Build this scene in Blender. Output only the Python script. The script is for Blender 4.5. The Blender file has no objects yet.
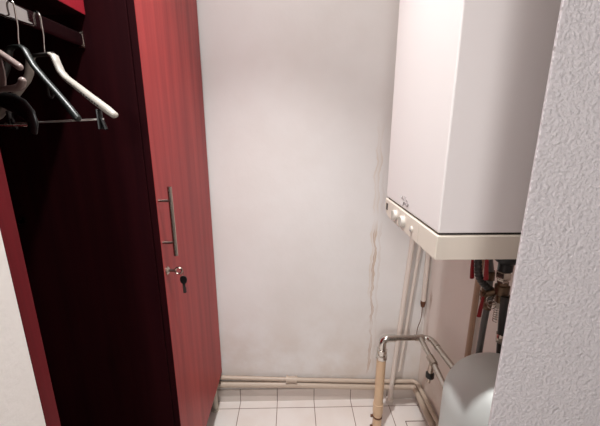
import bpy, bmesh, math, random
from mathutils import Vector, Matrix
random.seed(7)
S = bpy.context.scene
C = S.collection
PI = math.pi

# ------------------------------------------------------------------ materials
def lin(h):
    h = h.lstrip('#')
    o = []
    for i in (0, 2, 4):
        v = int(h[i:i+2], 16) / 255
        o.append(v / 12.92 if v <= .04045 else ((v + .055) / 1.055) ** 2.4)
    return (*o, 1)

def mat(name, col, rough=.5, metal=0, bump=None, spec=.5, coat=0):
    m = bpy.data.materials.new(name); m.use_nodes = True
    nt = m.node_tree; b = nt.nodes['Principled BSDF']
    b.inputs['Base Color'].default_value = lin(col)
    b.inputs['Roughness'].default_value = rough
    b.inputs['Metallic'].default_value = metal
    b.inputs['Specular IOR Level'].default_value = spec
    b.inputs['Coat Weight'].default_value = coat
    b.inputs['Coat Roughness'].default_value = .12
    if bump:
        sc, st, dist = bump
        tc = nt.nodes.new('ShaderNodeTexCoord'); n = nt.nodes.new('ShaderNodeTexNoise')
        n.inputs['Scale'].default_value = sc; n.inputs['Detail'].default_value = 3
        bp = nt.nodes.new('ShaderNodeBump'); bp.inputs['Strength'].default_value = st; bp.inputs['Distance'].default_value = dist
        nt.links.new(tc.outputs['Object'], n.inputs['Vector'])
        nt.links.new(n.outputs['Fac'], bp.inputs['Height'])
        nt.links.new(bp.outputs['Normal'], b.inputs['Normal'])
    return m

class NG:
    """small node-graph helper"""
    def __init__(s, m):
        s.nt = m.node_tree; s.b = s.nt.nodes['Principled BSDF']
    def put(s, sock, v):
        if hasattr(v, 'default_value') or hasattr(v, 'is_linked'):
            s.nt.links.new(v, sock)
        else:
            sock.default_value = v
    def math(s, op, a, b=0.0, clamp=False):
        n = s.nt.nodes.new('ShaderNodeMath'); n.operation = op; n.use_clamp = clamp
        s.put(n.inputs[0], a); s.put(n.inputs[1], b); return n.outputs[0]
    def mix(s, f, a, b):
        n = s.nt.nodes.new('ShaderNodeMix'); n.data_type = 'RGBA'
        s.put(n.inputs['Factor'], f); s.put(n.inputs['A'], a); s.put(n.inputs['B'], b); return n.outputs['Result']
    def coord(s):
        t = s.nt.nodes.new('ShaderNodeTexCoord'); x = s.nt.nodes.new('ShaderNodeSeparateXYZ')
        s.nt.links.new(t.outputs['Object'], x.inputs[0]); s.o = t.outputs['Object']
        return x.outputs
    def comb(s, x, y, z):
        n = s.nt.nodes.new('ShaderNodeCombineXYZ')
        for i, v in enumerate((x, y, z)): s.put(n.inputs[i], v)
        return n.outputs[0]
    def noise(s, vec, scale, detail=2, rough=.5):
        n = s.nt.nodes.new('ShaderNodeTexNoise'); s.put(n.inputs['Vector'], vec)
        n.inputs['Scale'].default_value = scale; n.inputs['Detail'].default_value = detail
        n.inputs['Roughness'].default_value = rough
        return n.outputs['Fac']
    def ramp(s, v, lo, hi):
        n = s.nt.nodes.new('ShaderNodeMapRange'); n.interpolation_type = 'SMOOTHSTEP'
        s.put(n.inputs['Value'], v); n.inputs['From Min'].default_value = lo; n.inputs['From Max'].default_value = hi
        return n.outputs['Result']
    def bump(s, h, st, dist):
        n = s.nt.nodes.new('ShaderNodeBump'); n.inputs['Strength'].default_value = st; n.inputs['Distance'].default_value = dist
        s.put(n.inputs['Height'], h); s.nt.links.new(n.outputs[0], s.b.inputs['Normal'])

def wood(name, dark, light, rough=.35, coat=.25):
    m = mat(name, dark, rough, coat=coat)
    g = NG(m); x, y, z = g.coord()
    v = g.comb(g.math('MULTIPLY', x, 22), g.math('MULTIPLY', y, 22), g.math('MULTIPLY', z, 1.1))
    n1 = g.noise(v, 1.0, 3, .6)
    v2 = g.comb(g.math('MULTIPLY', x, 170), g.math('MULTIPLY', y, 170), g.math('MULTIPLY', z, 5))
    n2 = g.noise(v2, 1.0, 2, .6)
    f = g.ramp(g.math('ADD', g.math('MULTIPLY', n1, .8), g.math('MULTIPLY', n2, .2)), .30, .70)
    g.put(g.b.inputs['Base Color'], g.mix(f, lin(dark), lin(light)))
    return m

def wall_paint(name, base, stains=(), grime=None, rough=.75):
    """painted plaster; each stain = (axis, centre, half width, z low, z high, strength, colour)"""
    m = mat(name, base, rough)
    g = NG(m); co = g.coord()
    blotch = g.ramp(g.noise(g.o, 2.2, 4, .55), .35, .75)
    col = g.mix(g.math('MULTIPLY', blotch, .35), lin(base), lin('#d6cdc6'))
    if grime:
        zlo, zhi, c, st = grime
        f = g.ramp(co[2], zhi, zlo)
        f = g.math('MULTIPLY', g.math('MULTIPLY', f, g.ramp(g.noise(g.o, 5, 4, .6), .25, .7)), st)
        col = g.mix(f, col, lin(c))
    for ax, c, hw, z0, z1, st, sc in stains:
        wob = g.math('MULTIPLY', g.math('SUBTRACT', g.noise(g.comb(0.0, c * 9, g.math('MULTIPLY', co[2], 9)), 1.0, 3, .6), .5), .045)
        d = g.math('ABSOLUTE', g.math('SUBTRACT', g.math('ADD', co[ax], wob), c))
        wid = g.math('MULTIPLY', g.math('ADD', g.noise(g.comb(0.0, c * 5 + 3, g.math('MULTIPLY', co[2], 14)), 1.0, 2), -.1), hw * 2)
        # a drip: pale inside, a dark rim where the water dried
        q = g.math('DIVIDE', d, g.math('MAXIMUM', wid, .0015))
        rim = g.math('MULTIPLY', g.ramp(q, .25, .85), g.ramp(q, 1.3, .95))
        f = g.math('ADD', g.math('MULTIPLY', g.ramp(q, 1.2, .6), .38), g.math('MULTIPLY', rim, .75), True)
        f = g.math('MULTIPLY', f, g.math('MULTIPLY', g.ramp(co[2], z1, z1 - .12), g.ramp(co[2], z0, z0 + .05)))
        f = g.math('MULTIPLY', f, g.math('MULTIPLY', g.ramp(g.noise(g.comb(c, 1.0, g.math('MULTIPLY', co[2], 6)), 1.0, 2), .25, .6), st))
        col = g.mix(f, col, lin(sc))
    g.put(g.b.inputs['Base Color'], col)
    g.bump(g.noise(g.o, 45, 3), .12, .004)
    return m

M = {}
M['wall'] = wall_paint('painted wall', '#ebe8e6',
    stains=((0, .402, .006, .15, 1.05, .75, '#b08560'), (0, .396, .014, .6, 1.5, .30, '#cfae86'), (0, .425, .005, .15, 1.3, .22, '#b58d66')),
    grime=(.1, .75, '#cdbbab', .55))
M['wall_side'] = wall_paint('painted side wall', '#e8ddd6',
    stains=((1, 1.47, .010, .33, .75, .9, '#8d6040'),), grime=(.05, .7, '#c9b2a0', .6))
M['hall'] = mat('hall paint', '#e6e1dd', .8, bump=(60, .15, .004))
M['ceil'] = mat('ceiling paint', '#efebe7', .85)
M['door_wood'] = wood('red mahogany door veneer', '#8b2d2f', '#ab3f3d', .42, .0)
M['door_wood'].node_tree.nodes['Principled BSDF'].inputs['Specular IOR Level'].default_value = .15
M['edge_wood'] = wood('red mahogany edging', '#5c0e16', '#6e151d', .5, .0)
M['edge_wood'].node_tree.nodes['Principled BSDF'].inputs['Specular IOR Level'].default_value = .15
M['carcass_shade'] = wood('mahogany board in shade colour', '#20060a', '#2b0a0e', .7, .0)  # red wood darkened to near black: the interior shade is in the colour
M['carcass_shade'].node_tree.nodes['Principled BSDF'].inputs['Specular IOR Level'].default_value = .05
M['shelf'] = wood('bright red shelf board', '#8a1a26', '#9c2430', .4, .1)
M['chrome'] = mat('chrome', '#d6d2cc', .16, 1)
M['rail'] = mat('polished rail', '#c9c9c9', .04, 1)
M['nickel'] = mat('satin nickel', '#b9ada2', .25, 1)
M['bar_metal'] = mat('pale satin wire', '#e0ddd8', .5, .6)
M['brass'] = mat('dull brass', '#6f5c4b', .4, 1)
M['steel_pipe'] = mat('plated steel pipe', '#c4beb6', .2, 1, bump=(60, .1, .002))
M['pale_pipe'] = mat('white painted pipe', '#ded2c8', .45)
M['skirt_pipe'] = mat('cream painted pipe', '#c0ae9d', .4, bump=(30, .1, .002))
M['beige_pipe'] = mat('beige plastic pipe', '#d8b896', .4)
M['tan_pipe'] = mat('tan painted pipe', '#ab8d76', .45)
M['black'] = mat('black plastic', '#0d0c0c', .38)
M['green_black'] = mat('dark green black plastic', '#0f1412', .42)
M['rubber'] = mat('black rubber hose', '#26221f', .45)
M['braid'] = mat('braided hose', '#6a6866', .4, .6, bump=(900, .6, .001))
M['red'] = mat('red lever coating', '#8e0e18', .35)
M['white_hanger'] = mat('chalk white hanger', '#a59f96', .45)
M['beige_hanger'] = mat('pinkish beige plastic', '#8d7c77', .3)
M['boiler'] = mat('white boiler enamel', '#e9e3e1', .28)
M['boiler_panel'] = mat('cream control panel plastic', '#e0d6c8', .4)
M['dark'] = mat('dark recess', '#2a2422', .7)
M['logo'] = mat('pale grey print', '#aaa2a2', .6)
M['grey'] = mat('grey print', '#7d7474', .6)
M['knob'] = mat('pale knob', '#cfc8c0', .3)
M['tank'] = mat('silver grey tank lacquer', '#c6c9c6', .5, .2, spec=.12)
M['leg'] = mat('beige plastic foot', '#cfc6b8', .5)
M['rust'] = mat('rusty fitting', '#6b4632', .7, .3)

def tile_mat(name, base, grout, x0, y0, axes=(0, 1), w=.2005, gw=.0022):
    m = mat(name, base, .18)
    g = NG(m); co = g.coord()
    line = None
    for ax, o in zip(axes, (x0, y0)):
        d = g.math('PINGPONG', g.math('SUBTRACT', co[ax], o), w / 2)
        l = g.ramp(d, gw, gw * .55)
        line = l if line is None else g.math('MAXIMUM', line, l)
    tint = g.mix(g.math('MULTIPLY', g.ramp(g.noise(g.o, 6, 3), .3, .7), .5), lin(base), lin('#e2d4cb'))
    col = g.mix(line, tint, lin(grout))
    g.put(g.b.inputs['Base Color'], col)
    g.put(g.b.inputs['Roughness'], g.math('ADD', g.math('MULTIPLY', line, .6), .2))
    g.bump(g.math('MULTIPLY', line, -1.0), .5, .002)
    return m
M['floor'] = tile_mat('white floor tiles', '#ece4df', '#85695c', -.29, 1.464)
M['skirt_back'] = tile_mat('skirting tiles', '#d8cdc5', '#6d5a50', -.29, 0, axes=(0,))
M['skirt_side'] = tile_mat('side skirting tiles', '#d8cdc5', '#6d5a50', 1.464, 0, axes=(1,))

def plaster():
    m = mat('coarse roller plaster', '#d6cfd1', .8)
    g = NG(m); g.coord()
    warp = g.noise(g.o, 30, 2)
    a = g.noise(g.o, 210, 2, .5); b = g.noise(g.o, 100, 2, .5)
    h = g.math('ADD', a, g.math('MULTIPLY', b, .8))
    g.bump(h, .8, .0055)
    return m
M['plaster'] = plaster()
M['left_plaster'] = mat('fine left plaster', '#f3ede8', .8, bump=(120, .18, .003))

# ------------------------------------------------------------------ geometry helpers
def box(bm, a, b, bev=0, seg=2):
    t = bmesh.new()
    bmesh.ops.create_cube(t, size=1)
    for v in t.verts:
        v.co = Vector([(a[i] + b[i]) / 2 + v.co[i] * (b[i] - a[i]) for i in range(3)])
    if bev: bmesh.ops.bevel(t, geom=t.edges[:], offset=bev, segments=seg, affect='EDGES', profile=.5)
    merge(bm, t); return bm

def merge(bm, t):
    mp = {}
    for v in t.verts: mp[v] = bm.verts.new(v.co)
    for f in t.faces:
        try:
            nf = bm.faces.new([mp[v] for v in f.verts]); nf.smooth = f.smooth
        except ValueError: pass
    t.free()

def rounded(pts, r, n=6):
    """round the corners of a polyline by radius r"""
    pts = [Vector(p) for p in pts]
    out = [pts[0]]
    for i in range(1, len(pts) - 1):
        a, b, c = pts[i-1], pts[i], pts[i+1]
        d1 = (a - b); d2 = (c - b)
        rr = min(r, d1.length * .48, d2.length * .48)
        p0 = b + d1.normalized() * rr; p1 = b + d2.normalized() * rr
        for k in range(n + 1):
            t = k / n
            out.append((1-t)**2 * p0 + 2*t*(1-t) * b + t*t * p1)
    out.append(pts[-1]); return out

def tube(bm, pts, r, seg=14, ref=None, cap=True, round_end=False):
    """sweep; r = number, list of numbers, or list of (side, normal) pairs"""
    pts = [Vector(p) for p in pts]; n = len(pts)
    rs = r if isinstance(r, (list, tuple)) else [r] * n
    if isinstance(r, tuple): rs = [r] * n
    rs = [(q, q) if not isinstance(q, (list, tuple)) else q for q in rs]
    if round_end:
        e, q = pts[-1], rs[-1]; d = (pts[-1] - pts[-2]).normalized()
        for k in range(1, 5):
            a = k / 4 * PI / 2 * .97
            pts.append(e + d * min(q) * math.sin(a)); rs.append((q[0] * math.cos(a), q[1] * math.cos(a)))
        e, q = pts[0], rs[0]; d = (pts[0] - pts[1]).normalized()
        for k in range(1, 5):
            a = k / 4 * PI / 2 * .97
            pts.insert(0, e + d * min(q) * math.sin(a)); rs.insert(0, (q[0] * math.cos(a), q[1] * math.cos(a)))
        n = len(pts)
    tans = []
    for i in range(n):
        a = pts[max(i-1, 0)]; b = pts[min(i+1, n-1)]
        tans.append((b - a).normalized())
    up = Vector(ref) if ref else (Vector((0, 0, 1)) if abs(tans[0].z) < .9 else Vector((0, 1, 0)))
    rings = []
    for i in range(n):
        t = tans[i]
        if ref: u = (Vector(ref) - t * t.dot(Vector(ref))).normalized()
        else:
            u = (up - t * t.dot(up)).normalized(); up = u
        s = t.cross(u)
        ring = []
        for k in range(seg):
            a = 2 * PI * k / seg
            ring.append(bm.verts.new(pts[i] + s * math.cos(a) * rs[i][0] + u * math.sin(a) * rs[i][1]))
        rings.append(ring)
    for i in range(n - 1):
        for k in range(seg):
            f = bm.faces.new((rings[i][k], rings[i][(k+1) % seg], rings[i+1][(k+1) % seg], rings[i+1][k])); f.smooth = True
    if cap:
        bm.faces.new(rings[0][::-1]); bm.faces.new(rings[-1])
    return bm

def lathe(bm, prof, c, seg=48, axis='z'):
    """prof: list of (radius, height)"""
    c = Vector(c); rings = []
    def pt(r, h, a):
        x, y = r * math.cos(a), r * math.sin(a)
        return c + {'z': Vector((x, y, h)), 'x': Vector((h, x, y)), 'y': Vector((y, h, x))}[axis]
    for r, h in prof:
        if r < 1e-6: rings.append([bm.verts.new(pt(0, h, 0))])
        else: rings.append([bm.verts.new(pt(r, h, 2 * PI * k / seg)) for k in range(seg)])
    for a, b in zip(rings, rings[1:]):
        for k in range(seg):
            j = (k + 1) % seg
            if len(a) == 1 and len(b) == 1: continue
            if len(a) == 1: vs = (a[0], b[j], b[k])
            elif len(b) == 1: vs = (a[k], a[j], b[0])
            else: vs = (a[k], a[j], b[j], b[k])
            try:
                f = bm.faces.new(vs); f.smooth = True
            except ValueError: pass
    if len(rings[0]) > 1: bm.faces.new(rings[0][::-1])
    if len(rings[-1]) > 1: bm.faces.new(rings[-1])
    return bm

def prism_x(bm, poly, x0, x1, bev=0):
    """polygon in (y, z) extruded along x"""
    t = bmesh.new()
    a = [t.verts.new((x0, y, z)) for y, z in poly]; b = [t.verts.new((x1, y, z)) for y, z in poly]
    t.faces.new(a); t.faces.new(b[::-1])
    n = len(poly)
    for i in range(n): t.faces.new((a[i], b[i], b[(i+1) % n], a[(i+1) % n]))
    bmesh.ops.recalc_face_normals(t, faces=t.faces[:])
    if bev: bmesh.ops.bevel(t, geom=t.edges[:], offset=bev, segments=2, affect='EDGES', profile=.5)
    merge(bm, t); return bm

def root_of(o):
    while o.parent: o = o.parent
    return o

def part(name, bm, m, parent, label=None):
    """a child mesh whose vertices were built in world coordinates"""
    o = bpy.data.objects.new(name, bpy.data.meshes.new(name)); C.objects.link(o)
    base = Vector(root_of(parent).location)
    bmesh.ops.recalc_face_normals(bm, faces=bm.faces[:])
    for v in bm.verts: v.co -= base
    for e in bm.edges:
        lf = e.link_faces
        if len(lf) == 2 and (not lf[0].smooth or not lf[1].smooth or lf[0].normal.angle(lf[1].normal, 0) > .75): e.smooth = False
    bm.to_mesh(o.data); bm.free()
    o.data.materials.append(M[m]); o.parent = parent
    if label: o['label'] = label
    return o

def thing(name, label, cat, loc, group=None):
    o = bpy.data.objects.new(name, None); C.objects.link(o); o.location = loc
    o.empty_display_size = .05
    o['label'] = label; o['category'] = cat; o['kind'] = 'thing'
    if group: o['group'] = group
    return o

def struct(name, bm, m, label=None):
    o = bpy.data.objects.new(name, bpy.data.meshes.new(name)); C.objects.link(o)
    bmesh.ops.recalc_face_normals(bm, faces=bm.faces[:])
    bm.to_mesh(o.data); bm.free(); o.data.materials.append(M[m]); o['kind'] = 'structure'
    if label: o['label'] = label
    return o
B = bmesh.new

# ------------------------------------------------------------------ camera
cam = bpy.data.cameras.new('camera'); co = bpy.data.objects.new('camera', cam); C.objects.link(co)
cam.sensor_width = 36; cam.lens = 332 / 600 * 36; cam.clip_start = .01
co.location = (0, 0, 1.45)
co.rotation_euler = (math.radians(90 - 14.35), 0, math.radians(-1.3))
S.camera = co

# ------------------------------------------------------------------ room
XR, YB, ZC = .68, 1.52, 3.05
struct('floor', box(B(), (-1.2, -1.3, -.05), (1.6, 1.62, 0)), 'floor', 'white square floor tiles with thin brown grout')
struct('wall_back', box(B(), (-1.2, YB, 0), (XR + .1, YB + .1, ZC)), 'wall', 'off white back wall with brown drip stains')
struct('wall_right', box(B(), (XR, .53, 0), (XR + .1, YB, ZC)), 'wall_side', 'off white right wall behind boiler')
def prism_z(bm, poly, z0, z1, bev=0):
    t = bmesh.new()
    a = [t.verts.new((x, y, z0)) for x, y in poly]; b = [t.verts.new((x, y, z1)) for x, y in poly]
    t.faces.new(a); t.faces.new(b[::-1])
    n = len(poly)
    for i in range(n): t.faces.new((a[i], b[i], b[(i+1) % n], a[(i+1) % n]))
    bmesh.ops.recalc_face_normals(t, faces=t.faces[:])
    if bev: bmesh.ops.bevel(t, geom=[e for e in t.edges if abs((e.verts[0].co - e.verts[1].co).z) > .1], offset=bev, segments=3, affect='EDGES', profile=.5)
    merge(bm, t); return bm
struct('wall_front', prism_z(B(), ((.310, .42), (.3175, .4335), (.398, .53), (XR, .53), (1.6, .53), (1.6, .42)), 0, ZC, .002), 'plaster', 'coarse textured plaster wall at right foreground')
struct('wall_left', box(B(), (-1.2, -1.3, 0), (-.397, .44, ZC)), 'left_plaster', 'white plaster wall at lower left')
struct('wall_hall', box(B(), (1.5, -1.3, 0), (1.6, .42, ZC)), 'hall')
struct('ceiling', box(B(), (-1.2, -1.3, ZC), (1.6, 1.62, ZC + .05)), 'ceil')
struct('baseboard_back', box(B(), (-1.0, YB - .008, 0), (XR, YB, .075), .001), 'skirt_back', 'low tile skirting along back wall')
struct('baseboard_right', box(B(), (XR - .008, .53, 0), (XR, YB - .008, .075), .001), 'skirt_side', 'low tile skirting along right wall')
# access cover let into the floor at the right
bm = B()
for a, b in (((.568, 1.10, 0), (.571, 1.367, .0012)), ((.568, 1.364, 0), (.667, 1.367, .0012))): box(bm, a, b)
struct('trim_1', bm, 'rust', 'thin brown joint around the floor access tile')

# ------------------------------------------------------------------ wardrobe
XF, XD, XK = -.397, -.378, -.955
W = thing('wardrobe', 'tall dark red wooden wardrobe with one closed door and an open hanging bay', 'wardrobe', (-.66, .97, 0))
ZB, ZT = .205, 2.25
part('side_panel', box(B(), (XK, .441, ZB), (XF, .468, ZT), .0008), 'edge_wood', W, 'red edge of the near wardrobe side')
part('side_panel', box(B(), (XK, 1.492, ZB), (XF, 1.512, ZT), .0008), 'carcass_shade', W)
part('divider_panel', box(B(), (XK, .903, ZB), (XF - .001, .922, ZT), .0008), 'carcass_shade', W, 'divider panel with shade in its colour, between hanging bay and closed bay')
part('back_panel', box(B(), (XK - .004, .441, ZB), (XK, 1.512, ZT)), 'carcass_shade', W)
part('top_panel', box(B(), (XK, .468, ZT - .02), (XF, 1.492, ZT)), 'carcass_shade', W)
part('bottom_panel', box(B(), (XK, .468, ZB), (XF, .903, ZB + .02)), 'carcass_shade', W)
part('bottom_panel', box(B(), (XK, .922, ZB), (XF, 1.492, ZB + .02)), 'carcass_shade', W)
sh = part('shelf', box(B(), (XK, .469, 1.713), (-.497, .902, 1.749)), 'carcass_shade', W)  # dark board colour paints the shade on the underside
part('shelf_front', box(B(), (-.497, .469, 1.713), (-.495, .902, 1.749), .0005), 'shelf', sh, 'bright red shelf front above the rail')
part('door_edge_shade', box(B(), (XF + .001, .908, ZB - .002), (XD - .0006, .9095, ZT)), 'carcass_shade', W, 'edge of the closed door with shade in its colour')  # thin strip whose dark colour stands in for shade on the door edge
door = part('door', box(B(), (XF + .001, .9095, ZB - .002), (XD, 1.500, ZT), .0012), 'door_wood', W, 'closed red mahogany door with grain')
bm = B(); tube(bm, ((-.343, .921, 1.088), (-.343, .921, 1.292)), .0062, 16)
h = part('door_handle', bm, 'nickel', W, 'satin metal bar handle on the door')
for z in (1.128, 1.252):
    bm = B(); tube(bm, ((XD, .921, z), (-.345, .921, z)), .0042, 12); part('handle_post', bm, 'nickel', h)
bm = B(); lathe(bm, ((.0, 0), (.012, 0), (.012, .003), (.009, .006), (.0, .006)), (XD, .93, 1.036), 24, 'x')
part('lock', bm, 'nickel', door, 'round cylinder lock')
for x, y in ((-.417, 1.462), (-.417, .49), (-.93, 1.462), (-.93, .49), (-.417, .913), (-.93, .913)):
    bm = B(); lathe(bm, ((.0, 0), (.021, 0), (.021, .008), (.0155, .010), (.0155, ZB - .004), (.021, ZB), (.0, ZB)), (x, y, 0), 20)
    part('leg', bm, 'leg', W, 'beige round foot')
RX, RZ = -.515, 1.6588
bm = B()
prof = [(.0075 * math.cos(a), .0095 + .0075 * math.sin(a)) for a in [PI * k / 12 for k in range(13)]]
prof += [(-.0075, .0088), (-.0075, -.0088)]
prof += [(.0075 * math.cos(a), -.0095 + .0075 * math.sin(a)) for a in [PI + PI * k / 12 for k in range(13)]]
prof += [(.0075, -.0088), (.0075, .0088)]
n = len(prof)
r0 = [bm.verts.new((RX + p, .468, RZ + q)) for p, q in prof]; r1 = [bm.verts.new((RX + p, .903, RZ + q)) for p, q in prof]
for k in range(n):
    f = bm.faces.new((r0[k], r0[(k+1) % n], r1[(k+1) % n], r1[k])); f.smooth = True
bm.faces.new(r0); bm.faces.new(r1)
rail = part('hanging_rail', bm, 'rail', W, 'flat oval chrome rail')
bm = B(); box(bm, (RX - .009, .899, RZ - .019), (RX + .009, .903, RZ + .019), .0015)
part('rail_socket', bm, 'nickel', W)
bm = B(); lathe(bm, ((.007, 0), (.012, 0), (.012, -.005), (.007, -.005), (.007, 0)), (-.748, .903, 1.2), 24, 'y')
part('panel_grommet', bm, 'nickel', W, 'small metal ring in the divider panel')

# keys
K = thing('key', 'silver key stuck in the wardrobe door lock', 'key', (XD + .006, .93, 1.036))
bm = B(); tube(bm, ((XD + .002, .93, 1.036), (-.352, .93, 1.036)), (.0026, .0045), 10); part('blade', bm, 'nickel', K)
bm = B(); tube(bm, [(-.343 + .010 * math.cos(a), .93, 1.036 + .010 * math.sin(a)) for a in [2 * PI * k / 20 for k in range(21)]], .0028, 8)
part('bow', bm, 'nickel', K)
K2 = thing('key_ring', 'spare key with black head hanging from the key in the lock', 'key', (-.336, .93, 1.026))
bm = B(); tube(bm, [(-.333, .93 + .009 * math.sin(a), 1.026 + .009 * math.cos(a)) for a in [2 * PI * k / 20 for k in range(21)]], .0009, 6)
part('ring', bm, 'nickel', K2)
bm = B()
t = bmesh.new()
pts = [(.000, .0), (.010, -.003), (.013, -.012), (.010, -.022), (.004, -.027), (-.004, -.027), (-.010, -.022), (-.013, -.012), (-.010, -.003)]
a = [t.verts.new((-.331 + p * .85, .928, 1.019 + q)) for p, q in pts]; b = [t.verts.new((-.331 + p * .85, .932, 1.019 + q)) for p, q in pts]
t.faces.new(a); t.faces.new(b[::-1])
for i in range(len(pts)): t.faces.new((a[i], b[i], b[(i+1) % 9], a[(i+1) % 9]))
bmesh.ops.recalc_face_normals(t, faces=t.faces[:]); bmesh.ops.bevel(t, geom=t.edges[:], offset=.001, segments=2, affect='EDGES')
merge(bm, t); part('key_head', bm, 'black', K2, 'black plastic key head')
bm = B(); box(bm, (-.335, .929, .962), (-.327, .931, .993))
for k in range(3): box(bm, (-.3275, .929, .965 + k * .006), (-.325, .931, .968 + k * .006))
part('key_blade', bm, 'dark', K2)

# ------------------------------------------------------------------ hangers
def hplane(y0, d):
    d = Vector((d[0], d[1], 0)).normalized()
    return lambda s, z, o=0: Vector((RX, y0, 0)) + d * s + Vector((0, 0, z)) + Vector((-d.y, d.x, 0)) * o, d, Vector((-d.y, d.x, 0))

def hook(parent, f, neck_z, r=.0016, m='chrome', s_neck=.0092):
    R = .0145; cz = RZ + .017 + r + .0002 - R
    pts = [f(s_neck, neck_z), f(s_neck + .001, neck_z + .012), f(R - .001, neck_z + .03), f(R, cz - .006)]
    pts += [f(R * math.cos(a), cz + R * math.sin(a)) for a in [PI * k / 14 for k in range(15)]]
    pts += [f(-R, cz - .008), f(-R - .001, cz - .014)]
    bm = B(); tube(bm, pts, r, 10); return part('hook', bm, m, parent)

# white wooden hanger with a trouser bar
f, d, nrm = hplane(.755, (.95, -.31))
H = thing('clothes_hanger', 'white hanger with thin metal trouser bar, farthest right on the rail', 'hanger', f(0, 1.59))
hook(H, f, 1.60)
bm = B()
arm = [(.027, 1.596), (.033, 1.592), (.038, 1.578), (.044, 1.562), (.056, 1.549), (.080, 1.533), (.112, 1.511), (.150, 1.486), (.165, 1.476)]
wid = [.0035, .005, .0052, .0055, .006, .0066, .0075, .0082, .0068]
tube(bm, [f(s, z) for s, z in arm], [(.009, w) for w in wid], 16, ref=d.cross(nrm), round_end=True)
body = part('hanger_arm', bm, 'white_hanger', H, 'chalk white sloping hanger arm')
bm = B(); tube(bm, [f(-s, z) for s, z in arm], [(.009, w) for w in wid], 16, ref=d.cross(nrm), round_end=True)
part('hanger_arm', bm, 'white_hanger', H, 'chalk white sloping hanger arm')
bm = B(); tube(bm, (f(-.032, 1.596), f(.032, 1.596)), .0042, 12)
part('hanger_neck', bm, 'dark', H, 'dark neck bridge under the hook')
bm = B(); tube(bm, (f(-.150, 1.459), f(.137, 1.468)), .002, 8)
bar = part('trouser_bar', bm, 'bar_metal', H, 'thin shiny metal bar')
for s in (-.128, .128):
    bm = B()
    tube(bm, (f(s, 1.487), f(s, 1.448)), (.007, .004), 10, ref=d)
    tube(bm, (f(s + .004, 1.470), f(s + .012, 1.447)), .004, 8)
    part('bar_clip', bm, 'black', H)
# worn print on the arm: a row of tiny dark strokes
bm = B()
for k, (w, hgt) in enumerate(((.003, .004), (.0015, .004), (.004, .003), (.002, .004), (.0035, .003), (.0015, .004), (.003, .0035))):
    s = .100 + k * .0062; z = 1.5215 - (s - .100) * .655 - .0035
    c = f(s, z, -.0102)
    t = bmesh.new(); bmesh.ops.create_cube(t, size=1)
    for v in t.verts:
        q = v.co.copy(); v.co = c + d * q.x * w + Vector((0, 0, 1)) * (q.z * hgt - .655 * q.x * w) + nrm * q.y * .0016
    merge(bm, t)
part('imprint', bm, 'dark', body, 'row of tiny dark worn marks')

# dark green-black hanger
f, d, nrm = hplane(.690, (.95, -.31))
H = thing('clothes_hanger', 'thin glossy dark green black hanger beside the white one', 'hanger', f(0, 1.58))
hook(H, f, 1.60, s_neck=.008)
bm = B()
arm = [(0, 1.598), (.012, 1.597), (.020, 1.592), (.027, 1.578), (.036, 1.562), (.058, 1.538), (.085, 1.510), (.108, 1.483), (.121, 1.468)]
full = [f(-s, z) for s, z in arm[:0:-1]] + [f(s, z) for s, z in arm]
w = [.003, .0035, .004, .0045, .0045, .0045, .005, .0065, .006]
rr = [(.007, q) for q in w[:0:-1]] + [(.007, q) for q in w]
tube(bm, full, rr, 14, round_end=True)
part('hanger_body', bm, 'green_black', H)
for s in (-.06, .06):
    bm = B(); tube(bm, rounded([f(s, 1.533), f(s, 1.508), f(s + .006, 1.504), f(s + .012, 1.510), f(s + .010, 1.527)], .006), .002, 8)
    part('strap_hook', bm, 'green_black', H)

# beige plastic hanger, two-bar child form
f, d, nrm = hplane(.634, (.94, -.34))
H = thing('clothes_hanger', 'pinkish beige plastic hanger with curled up lower bar at the left', 'hanger', f(0, 1.57))
hook(H, f, 1.585, s_neck=.006)
bm = B()
arm = [(0, 1.580), (.012, 1.577), (.030, 1.567), (.046, 1.558), (.054, 1.5535), (.059, 1.550)]
full = [f(-s, z) for s, z in arm[:0:-1]] + [f(s, z) for s, z in arm]
tube(bm, full, (.006, .0058), 14, round_end=True)
low = [(0, 1.5165), (.030, 1.5165), (.038, 1.5165), (.050, 1.518), (.0575, 1.523), (.060, 1.528)]
full = [f(-s, z) for s, z in low[:0:-1]] + [f(s, z) for s, z in low]
lw = [.0055, .0055, .006, .0068, .0068, .006]
tube(bm, full, [(.006, q) for q in lw[:0:-1] + lw], 14, round_end=True)
part('hanger_body', bm, 'beige_hanger', H)
bm = B()
tube(bm, [f(0, 1.577), f(0, 1.565), f(0, 1.545), f(0, 1.53), f(0, 1.518)], [(.005, .016), (.005, .020), (.005, .021), (.005, .019), (.005, .014)], 18, ref=d)
part('centre_web', bm, 'beige_hanger', H)

# broad black hanger in front
f, d, nrm = hplane(.594, (.94, -.34))
H = thing('clothes_hanger', 'broad shouldered black plastic hanger lowest at the left edge', 'hanger', f(0, 1.55))
hook(H, f, 1.545, s_neck=.006)
bm = B()
arm = [(0, 1.540), (.008, 1.524), (.018, 1.505), (.036, 1.496), (.058, 1.492), (.078, 1.487), (.094, 1.480), (.105, 1.469), (.109, 1.457), (.105, 1.445)]
full = [f(-s, z) for s, z in arm[:0:-1]] + [f(s, z) for s, z in arm]
wd = [.005, .005, .007, .010, .014, .016, .016, .015, .012, .010]
tube(bm, full, [(q, .004) for q in wd[:0:-1] + wd], 18, round_end=True)
part('hanger_body', bm, 'black', H)
bm = B(); tube(bm, (f(-.103, 1.454), f(.103, 1.454)), .0016, 8)
part('trouser_bar', bm, 'nickel', H)

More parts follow.
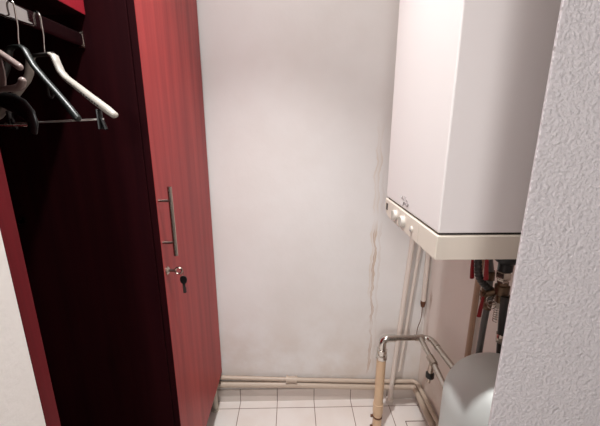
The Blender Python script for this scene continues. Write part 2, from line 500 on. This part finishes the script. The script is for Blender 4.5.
# ------------------------------------------------------------------ boiler
BY0, BY1, BX = .648, 1.035, .30
G = thing('boiler', 'white wall hung gas boiler with a cream control strip below', 'boiler', (.49, .84, 1.185))
part('casing', box(B(), (BX, BY0, 1.2435), (XR, BY1, 1.99), .004, 3), 'boiler', G, 'smooth white enamel casing')
part('seam', box(B(), (BX + .006, BY0 + .006, 1.236), (XR, BY1 - .006, 1.246)), 'dark', G, 'dark gap under the casing')
poly = [(BY0 - .002, 1.185), (BY1 - .045, 1.185), (BY1 - .018, 1.191), (BY1 - .004, 1.203), (BY1 + .002, 1.220), (BY1 + .002, 1.239), (BY0 - .002, 1.239)]
cp = part('control_panel', prism_x(B(), poly, BX - .002, XR, .0025), 'boiler_panel', G, 'cream control strip')
for y, r in ((.922, .0155), (.856, .0155)):
    bm = B(); lathe(bm, ((.0, .001), (r + .003, .001), (r + .003, -.001), (r, -.001), (r, -.008), (r - .002, -.010), (.0, -.010)), (BX - .002, y, 1.211), 28, 'x')
    k = part('knob', bm, 'knob', cp, 'round control knob')
    bm = B(); tube(bm, ((BX - .0125, y - .002, 1.199), (BX - .0125, y + .003, 1.223)), (.002, .004), 8); part('pointer', bm, 'white_hanger', k)
    bm = B(); box(bm, (BX - .0127, y - .002, 1.1975), (BX - .0105, y + .004, 1.2025)); part('knob_mark', bm, 'dark', k)
bm = B(); box(bm, (BX - .0035, 1.006, 1.205), (BX, 1.020, 1.226), .001); part('display', bm, 'dark', cp, 'small dark display')
bm = B(); lathe(bm, ((.0, 0), (.007, 0), (.007, -.004), (.0, -.004)), (BX - .002, .79, 1.210), 20, 'x'); kb = part('button', bm, 'knob', cp)
bm = B(); box(bm, (BX - .0065, .786, 1.204), (BX - .0055, .792, 1.208)); part('button_mark', bm, 'grey', kb)
for y in (.885, .952, .745):
    bm = B(); box(bm, (BX - .0026, y - .0007, 1.192), (BX - .0018, y + .0007, 1.232))
    part('panel_joint', bm, 'leg', cp)
# small two-line handwritten mark on the casing (illegible): pale upper line, darker lower flourish
def stroke(bm, pts, r=.0011):
    tube(bm, rounded([(BX - .0004, y - .018, 1.262 + (z - 1.262) * .8 - .002) for y, z in pts], .004, 3), (r, .0006), 6)
bm = B()
stroke(bm, ((.912, 1.281), (.905, 1.270), (.899, 1.281))); stroke(bm, ((.893, 1.277), (.899, 1.273), (.893, 1.269), (.889, 1.277), (.888, 1.268)))
stroke(bm, ((.881, 1.285), (.880, 1.269))); stroke(bm, ((.873, 1.285), (.871, 1.269))); stroke(bm, ((.864, 1.277), (.868, 1.272), (.864, 1.269), (.859, 1.277), (.857, 1.269)))
part('logo_print', bm, 'logo', G, 'small pale grey script')
bm = B()
stroke(bm, ((.889, 1.246), (.885, 1.262), (.878, 1.262), (.876, 1.254)), .0014)
stroke(bm, ((.877, 1.262), (.866, 1.256), (.858, 1.252), (.852, 1.258)), .0016)
stroke(bm, ((.862, 1.264), (.855, 1.260), (.848, 1.262)), .0012)
for v in bm.verts: v.co.z += .003
part('logo_print', bm, 'grey', G, 'dark flourish under the pale script')

G.location.z -= .005

# ------------------------------------------------------------------ fittings under the boiler
def lever(label, p0, p1, body, ry=.0):
    V = thing('shutoff_valve', label, 'valve', body, 'red lever valves under the boiler')
    bx, by, bz = body
    bm = B(); lathe(bm, ((.0, -.02), (.011, -.02), (.011, -.008), (.015, -.006), (.015, .006), (.011, .008), (.011, .02), (.0, .02)), body, 12)
    part('valve_body', bm, 'brass', V)
    bm = B(); tube(bm, (Vector(body), Vector(p0)), .004, 8); part('spindle', bm, 'brass', V)
    bm = B(); tube(bm, (p0, Vector(p0).lerp(Vector(p1), .5), p1), [(.004, .003), (.006, .003), (.007, .003)], 10, ref=(0, 1, 0), round_end=True)
    part('lever', bm, 'red', V, 'red coated lever')
lever('red lever valve hanging leftmost below the boiler edge', (.519, .885, 1.085), (.525, .885, 1.024), (.535, .90, 1.105))
lever('red lever valve behind the black ribbed hose', (.508, .805, 1.135), (.516, .805, 1.058), (.530, .83, 1.150))
lever('lower red lever valve in front of the tan wall pipe', (.538, .84, .985), (.534, .84, .925), (.556, .862, .985))

def hose(name, label, cat, pts, r, m, ends=None, ribs=0, bend=.03, em='brass'):
    T = thing(name, label, cat, pts[0])
    path = rounded(pts, bend, 8)
    if ribs:
        q = [Vector(p) for p in path]; dense = []
        for a, b in zip(q, q[1:]):
            k = max(1, int((b - a).length / .002)); dense += [a.lerp(b, i / k) for i in range(k)]
        dense.append(q[-1]); rad = [r * (1 + ribs * (1 if (i // 2) % 2 else -1)) for i in range(len(dense))]
        bm = B(); tube(bm, dense, rad, 14)
    else:
        bm = B(); tube(bm, path, r, 16)
    part('hose' if 'hose' in name else 'pipe', bm, m, T)
    for at, dr in ends or ():
        at = Vector(at); dr = Vector(dr).normalized()
        bm = B(); tube(bm, (at - dr * .013, at + dr * .013), r * 1.4, 6); part('nut', bm, em, T)
    return T
hose('flexible_hose', 'black ribbed hose curving from the boiler to the brass manifold', 'hose',
     [(.494, .82, 1.186), (.496, .82, 1.10), (.505, .82, 1.055), (.530, .82, 1.028), (.566, .82, 1.003)], .0095, 'rubber', ribs=.08)
hose('flexible_hose', 'dark braided hose running down left to the grey tank', 'hose',
     [(.572, .852, .995), (.562, .852, .96), (.558, .85, .90), (.557, .85, .80), (.556, .855, .45)], .0088, 'braid', ends=[((.562, .852, .955), (.1, 0, 1))])
hose('flexible_hose', 'dark hose with pale collar beside the plaster wall edge', 'hose',
     [(.558, .78, 1.02), (.560, .78, .96), (.565, .78, .905), (.572, .775, .80)], .0095, 'rubber', ends=[((.5655, .78, .897), (.06, 0, -1))], em='nickel')
MF = thing('brass_manifold', 'stacked brass fittings under the right end of the boiler', 'fitting', (.552, .80, 1.186))
bm = B(); lathe(bm, ((.0, 0), (.030, 0), (.030, -.020), (.033, -.022), (.033, -.065), (.026, -.075), (.018, -.080), (.018, -.10), (.0, -.10)), (.560, .80, 1.186), 24)
part('pump_housing', bm, 'black', MF, 'black housing directly under the boiler')
bm = B(); lathe(bm, ((.0, 0), (.017, 0), (.019, -.003), (.019, -.018), (.017, -.020), (.015, -.022), (.015, -.030), (.0, -.030)), (.558, .80, 1.083), 6)
part('nut', bm, 'nickel', MF)
bm = B(); lathe(bm, ((.0, 0), (.014, 0), (.014, -.010), (.018, -.012), (.018, -.036), (.013, -.04), (.013, -.06), (.0, -.06)), (.560, .80, 1.054), 20)
tube(bm, ((.560, .80, 1.028), (.530, .815, 1.010)), .009, 12); tube(bm, ((.560, .80, 1.020), (.585, .79, 1.000)), .010, 12)
part('manifold_body', bm, 'brass', MF)
bm = B(); tube(bm, [(.565 + .006 * math.cos(a), .815 + .006 * math.sin(a), .972 - a * .0011) for a in [k * PI / 6 for k in range(84)]], .0014, 6)
part('spring', bm, 'chrome', MF, 'small shiny coil spring')
bm = B(); lathe(bm, ((.0, 0), (.010, 0), (.012, -.004), (.012, -.014), (.0, -.016)), (.565, .815, .985), 14); part('spring_cap', bm, 'leg', MF, 'pale cream cap')
bm = B()
for k in range(4):
    a0 = random.random() * 6; c = Vector((.528 + .008 * k / 3, .795, 1.008 - .007 * k))
    tube(bm, [c + Vector((.013 * math.cos(a), .006 * math.sin(a + a0), .008 * math.sin(a))) for a in [2 * PI * i / 18 for i in range(18)]], .0011, 6)
part('wire_loop', bm, 'nickel', MF, 'loose loops of thin wire')
hose('fill_pipe', 'grey knurled pipe stub between the red levers and the black housing', 'pipe',
     [(.556, .87, 1.186), (.556, .87, 1.09), (.566, .87, 1.05), (.568, .87, 1.005)], .011, 'braid', ends=[((.566, .87, 1.04), (.05, 0, -1))])
GP = hose('gas_pipe', 'tan painted vertical pipe on the right wall behind the hoses', 'pipe', [(.664, 1.078, 1.186), (.664, 1.078, .02)], .0105, 'tan_pipe')

# ------------------------------------------------------------------ grey tank
TX, TY, TR = .537, .692, .142
T = thing('pressure_tank', 'silver grey domed tank behind the plaster wall edge', 'tank', (TX, TY, 0))
prof = [(.0, .10)] + [(TR * math.sin(a), .19 - .09 * math.cos(a)) for a in [PI / 2 * k / 10 for k in range(1, 11)]]
prof += [(TR, .30), (TR, .50)]
prof += [(TR, .750)] + [(TR * math.cos(a) ** .85 if k < 14 else 0, .750 + .122 * math.sin(a)) for k, a in enumerate([PI / 2 * k / 14 for k in range(1, 15)], 1)]
bm = B(); lathe(bm, prof, (TX, TY, 0), 72); shell = part('shell', bm, 'tank', T, 'domed metallic shell')
bm = B(); lathe(bm, ((TR - .001, -.006), (TR + .004, -.004), (TR + .004, .004), (TR - .001, .006), (TR - .001, -.006)), (TX, TY, .5), 72); part('seam_band', bm, 'tank', T)
bm = B(); lathe(bm, ((.0, -.01), (.018, -.01), (.018, .012), (.013, .014), (.0, .014)), (TX, TY, .872), 20); part('top_fitting', bm, 'nickel', T)
bm = B(); lathe(bm, ((.0, 0), (.013, 0), (.013, .007), (.010, .009), (.0, .009)), (TX - .035, TY - .05, .838), 20); part('valve_cap', bm, 'grey', T, 'small round cap on the dome')
for k in range(3):
    a = PI / 6 + k * 2 * PI / 3
    bm = B(); tube(bm, ((TX + .10 * math.cos(a), TY + .10 * math.sin(a), .14), (TX + .135 * math.cos(a), TY + .135 * math.sin(a), 0)), .012, 10)
    part('leg', bm, 'dark', T)

# ------------------------------------------------------------------ pipes in the corner
# beige waste pipe with chrome elbow, then along and forward to the tank
WX, WY = .412, 1.33
WP = thing('waste_pipe', 'thick beige vertical pipe standing on the floor below the chrome elbow', 'pipe', (WX, WY, 0))
bm = B(); tube(bm, ((WX, WY, 0), (WX, WY, .415)), .0215, 24); pp = part('pipe', bm, 'beige_pipe', WP)
bm = B(); lathe(bm, ((.0215, 0), (.0245, .002), (.0245, .05), (.0215, .053), (.0215, 0)), (WX, WY, .10), 24); part('socket', bm, 'beige_pipe', pp)
for z in (.012, .075):
    bm = B(); lathe(bm, ((.0215, -.004), (.0235, -.004), (.0235, .004), (.0215, .004), (.0215, -.004)), (WX, WY, z), 24)
    tube(bm, ((WX - .023, WY, z), (WX - .034, WY + .003, z)), .007, 10)
    part('pipe_clip', bm, 'rust', WP, 'brownish pipe clip')

HP = thing('heating_pipe', 'shiny metal pipe from the elbow across and forward to the tank', 'pipe', (WX, WY, .415))
path = rounded([(WX, WY, .425), (WX, WY, .512), (.63, WY, .513), (.63, 1.09, .535), (.62, .80, .60)], .042, 10)
bm = B(); tube(bm, path, .0125, 18); hp = part('pipe', bm, 'steel_pipe', HP)
bm = B(); lathe(bm, ((.0115, -.03), (.023, -.028), (.027, -.020), (.027, -.006), (.020, -.003), (.020, .008), (.0245, .010), (.0245, .024), (.0115, .028)), (WX, WY, .430), 8)
part('elbow_nut', bm, 'chrome', HP, 'faceted chrome elbow nut')
bm = B(); el = rounded([(WX, WY, .448), (WX, WY, .512), (WX + .058, WY, .5122)], .042, 10); tube(bm, el, .0178, 18); part('elbow', bm, 'chrome', HP, 'chrome elbow')
for a, b in (((.56, WY, .5127), (.600, WY, .5129)), ((.63, 1.285, .517), (.63, 1.245, .5208))):
    bm = B(); tube(bm, (a, b), .0145, 18); part('coupling', bm, 'steel_pipe', HP)

RP = thing('return_pipe', 'lower metal branch pipe with a valve beside the shiny heating pipe', 'pipe', (.585, WY, .5))
path = rounded([(.585, WY, .5128), (.585, 1.29, .508), (.585, 1.17, .497), (.585, 1.083, .483), (.585, .82, .45)], .03, 8)
bm = B(); tube(bm, path, .0115, 18); part('pipe', bm, 'steel_pipe', RP)
bm = B(); tube(bm, ((.585, 1.215, .498), (.585, 1.165, .497)), .016, 8); tube(bm, ((.585, 1.19, .50), (.585, 1.195, .435)), .011, 12)
vb = part('valve_body', bm, 'nickel', RP)
bm = B(); lathe(bm, ((.0, .014), (.010, .014), (.018, .008), (.018, -.010), (.012, -.016), (.0, -.016)), (.585, 1.195, .424), 10); part('valve_knob', bm, 'black', RP, 'black plastic valve knob')
bm = B(); tube(bm, ((.585, 1.195, .415), (.583, 1.197, .385)), .007, 10); part('drain_spout', bm, 'nickel', RP)

# leaning white pipes
def simple_pipe(name, label, pts, r, m, bend=.03):
    P = thing(name, label, 'pipe', pts[0])
    bm = B(); tube(bm, rounded(pts, bend, 8), r, 18); part('pipe', bm, m, P); return P
P1 = simple_pipe('drain_pipe', 'slim white pipe leaning down the back wall to the floor', [(.520, 1.487, 0.0), (.588, 1.497, 1.19)], .012, 'pale_pipe')
bm = B(); tube(bm, ((.520, 1.487, 0), (.5215, 1.487, .028)), .019, 18); part('floor_socket', bm, 'pale_pipe', P1)
simple_pipe('drain_pipe', 'thinner white pipe leaning just right of the slim white one', [(.567, 1.502, .19), (.632, 1.500, 1.19)], .008, 'pale_pipe')
P3 = simple_pipe('corner_pipe', 'pale pipe in the back corner with rusty lower end', [(.655, 1.497, .60), (.656, 1.497, 1.19)], .011, 'pale_pipe')
bm = B(); lathe(bm, ((.0, 0), (.009, .002), (.0125, .02), (.0125, .035), (.0, .035)), (.655, 1.497, .572), 14); part('pipe_end', bm, 'rust', P3, 'rusty brown pipe end')
simple_pipe('cable', 'thin dark cord hanging from the rusty pipe end', [(.656, 1.500, .572), (.657, 1.503, .50), (.640, 1.503, .44), (.642, 1.503, .39)], .0018, 'rust')

# skirting pipes: along the back wall, round the corner, forward along the right wall
U = simple_pipe('skirting_pipe', 'upper cream pipe along the foot of back and right walls', [(-.60, 1.502, .176), (-.38, 1.502, .166), (0, 1.502, .146), (.43, 1.502, .127), (.664, 1.502, .122), (.664, 1.25, .132), (.664, .61, .145)], .0105, 'skirt_pipe')
bm = B()
tube(bm, [(-.040, 1.500, .149), (-.030, 1.500, .1485), (-.0295, 1.500, .1485), (.008, 1.500, .1465), (.0085, 1.500, .1465), (.018, 1.500, .146)], [.0195, .0195, .016, .016, .019, .019], 16)
part('coupling', bm, 'skirt_pipe', U, 'cream painted pipe coupling')
simple_pipe('skirting_pipe', 'lower fatter cream pipe just above the tile skirting', [(-.60, 1.501, .128), (0, 1.501, .114), (.43, 1.501, .092), (.657, 1.501, .088), (.657, 1.25, .085), (.657, .61, .085)], .0165, 'skirt_pipe')
bm = B()

# ------------------------------------------------------------------ light
def area(name, loc, target, size, power, col):
    l = bpy.data.lights.new(name, 'AREA'); l.shape = 'DISK'; l.size = size; l.energy = power; l.color = col
    o = bpy.data.objects.new(name, l); C.objects.link(o); o.location = loc
    o.rotation_euler = (Vector(target) - Vector(loc)).to_track_quat('-Z', 'Y').to_euler(); return o
sp = bpy.data.lights.new('alcove_downlight', 'SPOT'); sp.energy = 124; sp.color = (1, 1, .995); sp.spot_size = math.radians(78); sp.spot_blend = 1; sp.shadow_soft_size = .03
so = bpy.data.objects.new('alcove_downlight', sp); C.objects.link(so); so.location = (-.10, .66, 2.60)
so.rotation_euler = (Vector((-.08, .95, 0)) - so.location).to_track_quat('-Z', 'Y').to_euler()
bl = bpy.data.lights.new('alcove_fill', 'POINT'); bl.energy = 11.5; bl.color = (1, 1, .995); bl.shadow_soft_size = .04  # fill added at the downlight to brighten the upper back wall
bo = bpy.data.objects.new('alcove_fill', bl); C.objects.link(bo); bo.location = (-.10, .66, 2.62)
area('hall_fill', (-.19, -1.0, 1.75), (0.05, 1.0, .9), .38, 12, (1, .99, .985))  # unseen fill added behind the camera for faces the downlight misses
w = bpy.data.worlds.new('world'); S.world = w; w.use_nodes = True
w.node_tree.nodes['Background'].inputs[0].default_value = (1, .95, .92, 1)
w.node_tree.nodes['Background'].inputs[1].default_value = .05
vs = S.view_settings
S.display_settings.display_device = 'sRGB'
vs.view_transform = 'Standard'; vs.look = 'None'; vs.gamma = 1; vs.exposure = .06; vs.use_curve_mapping = False
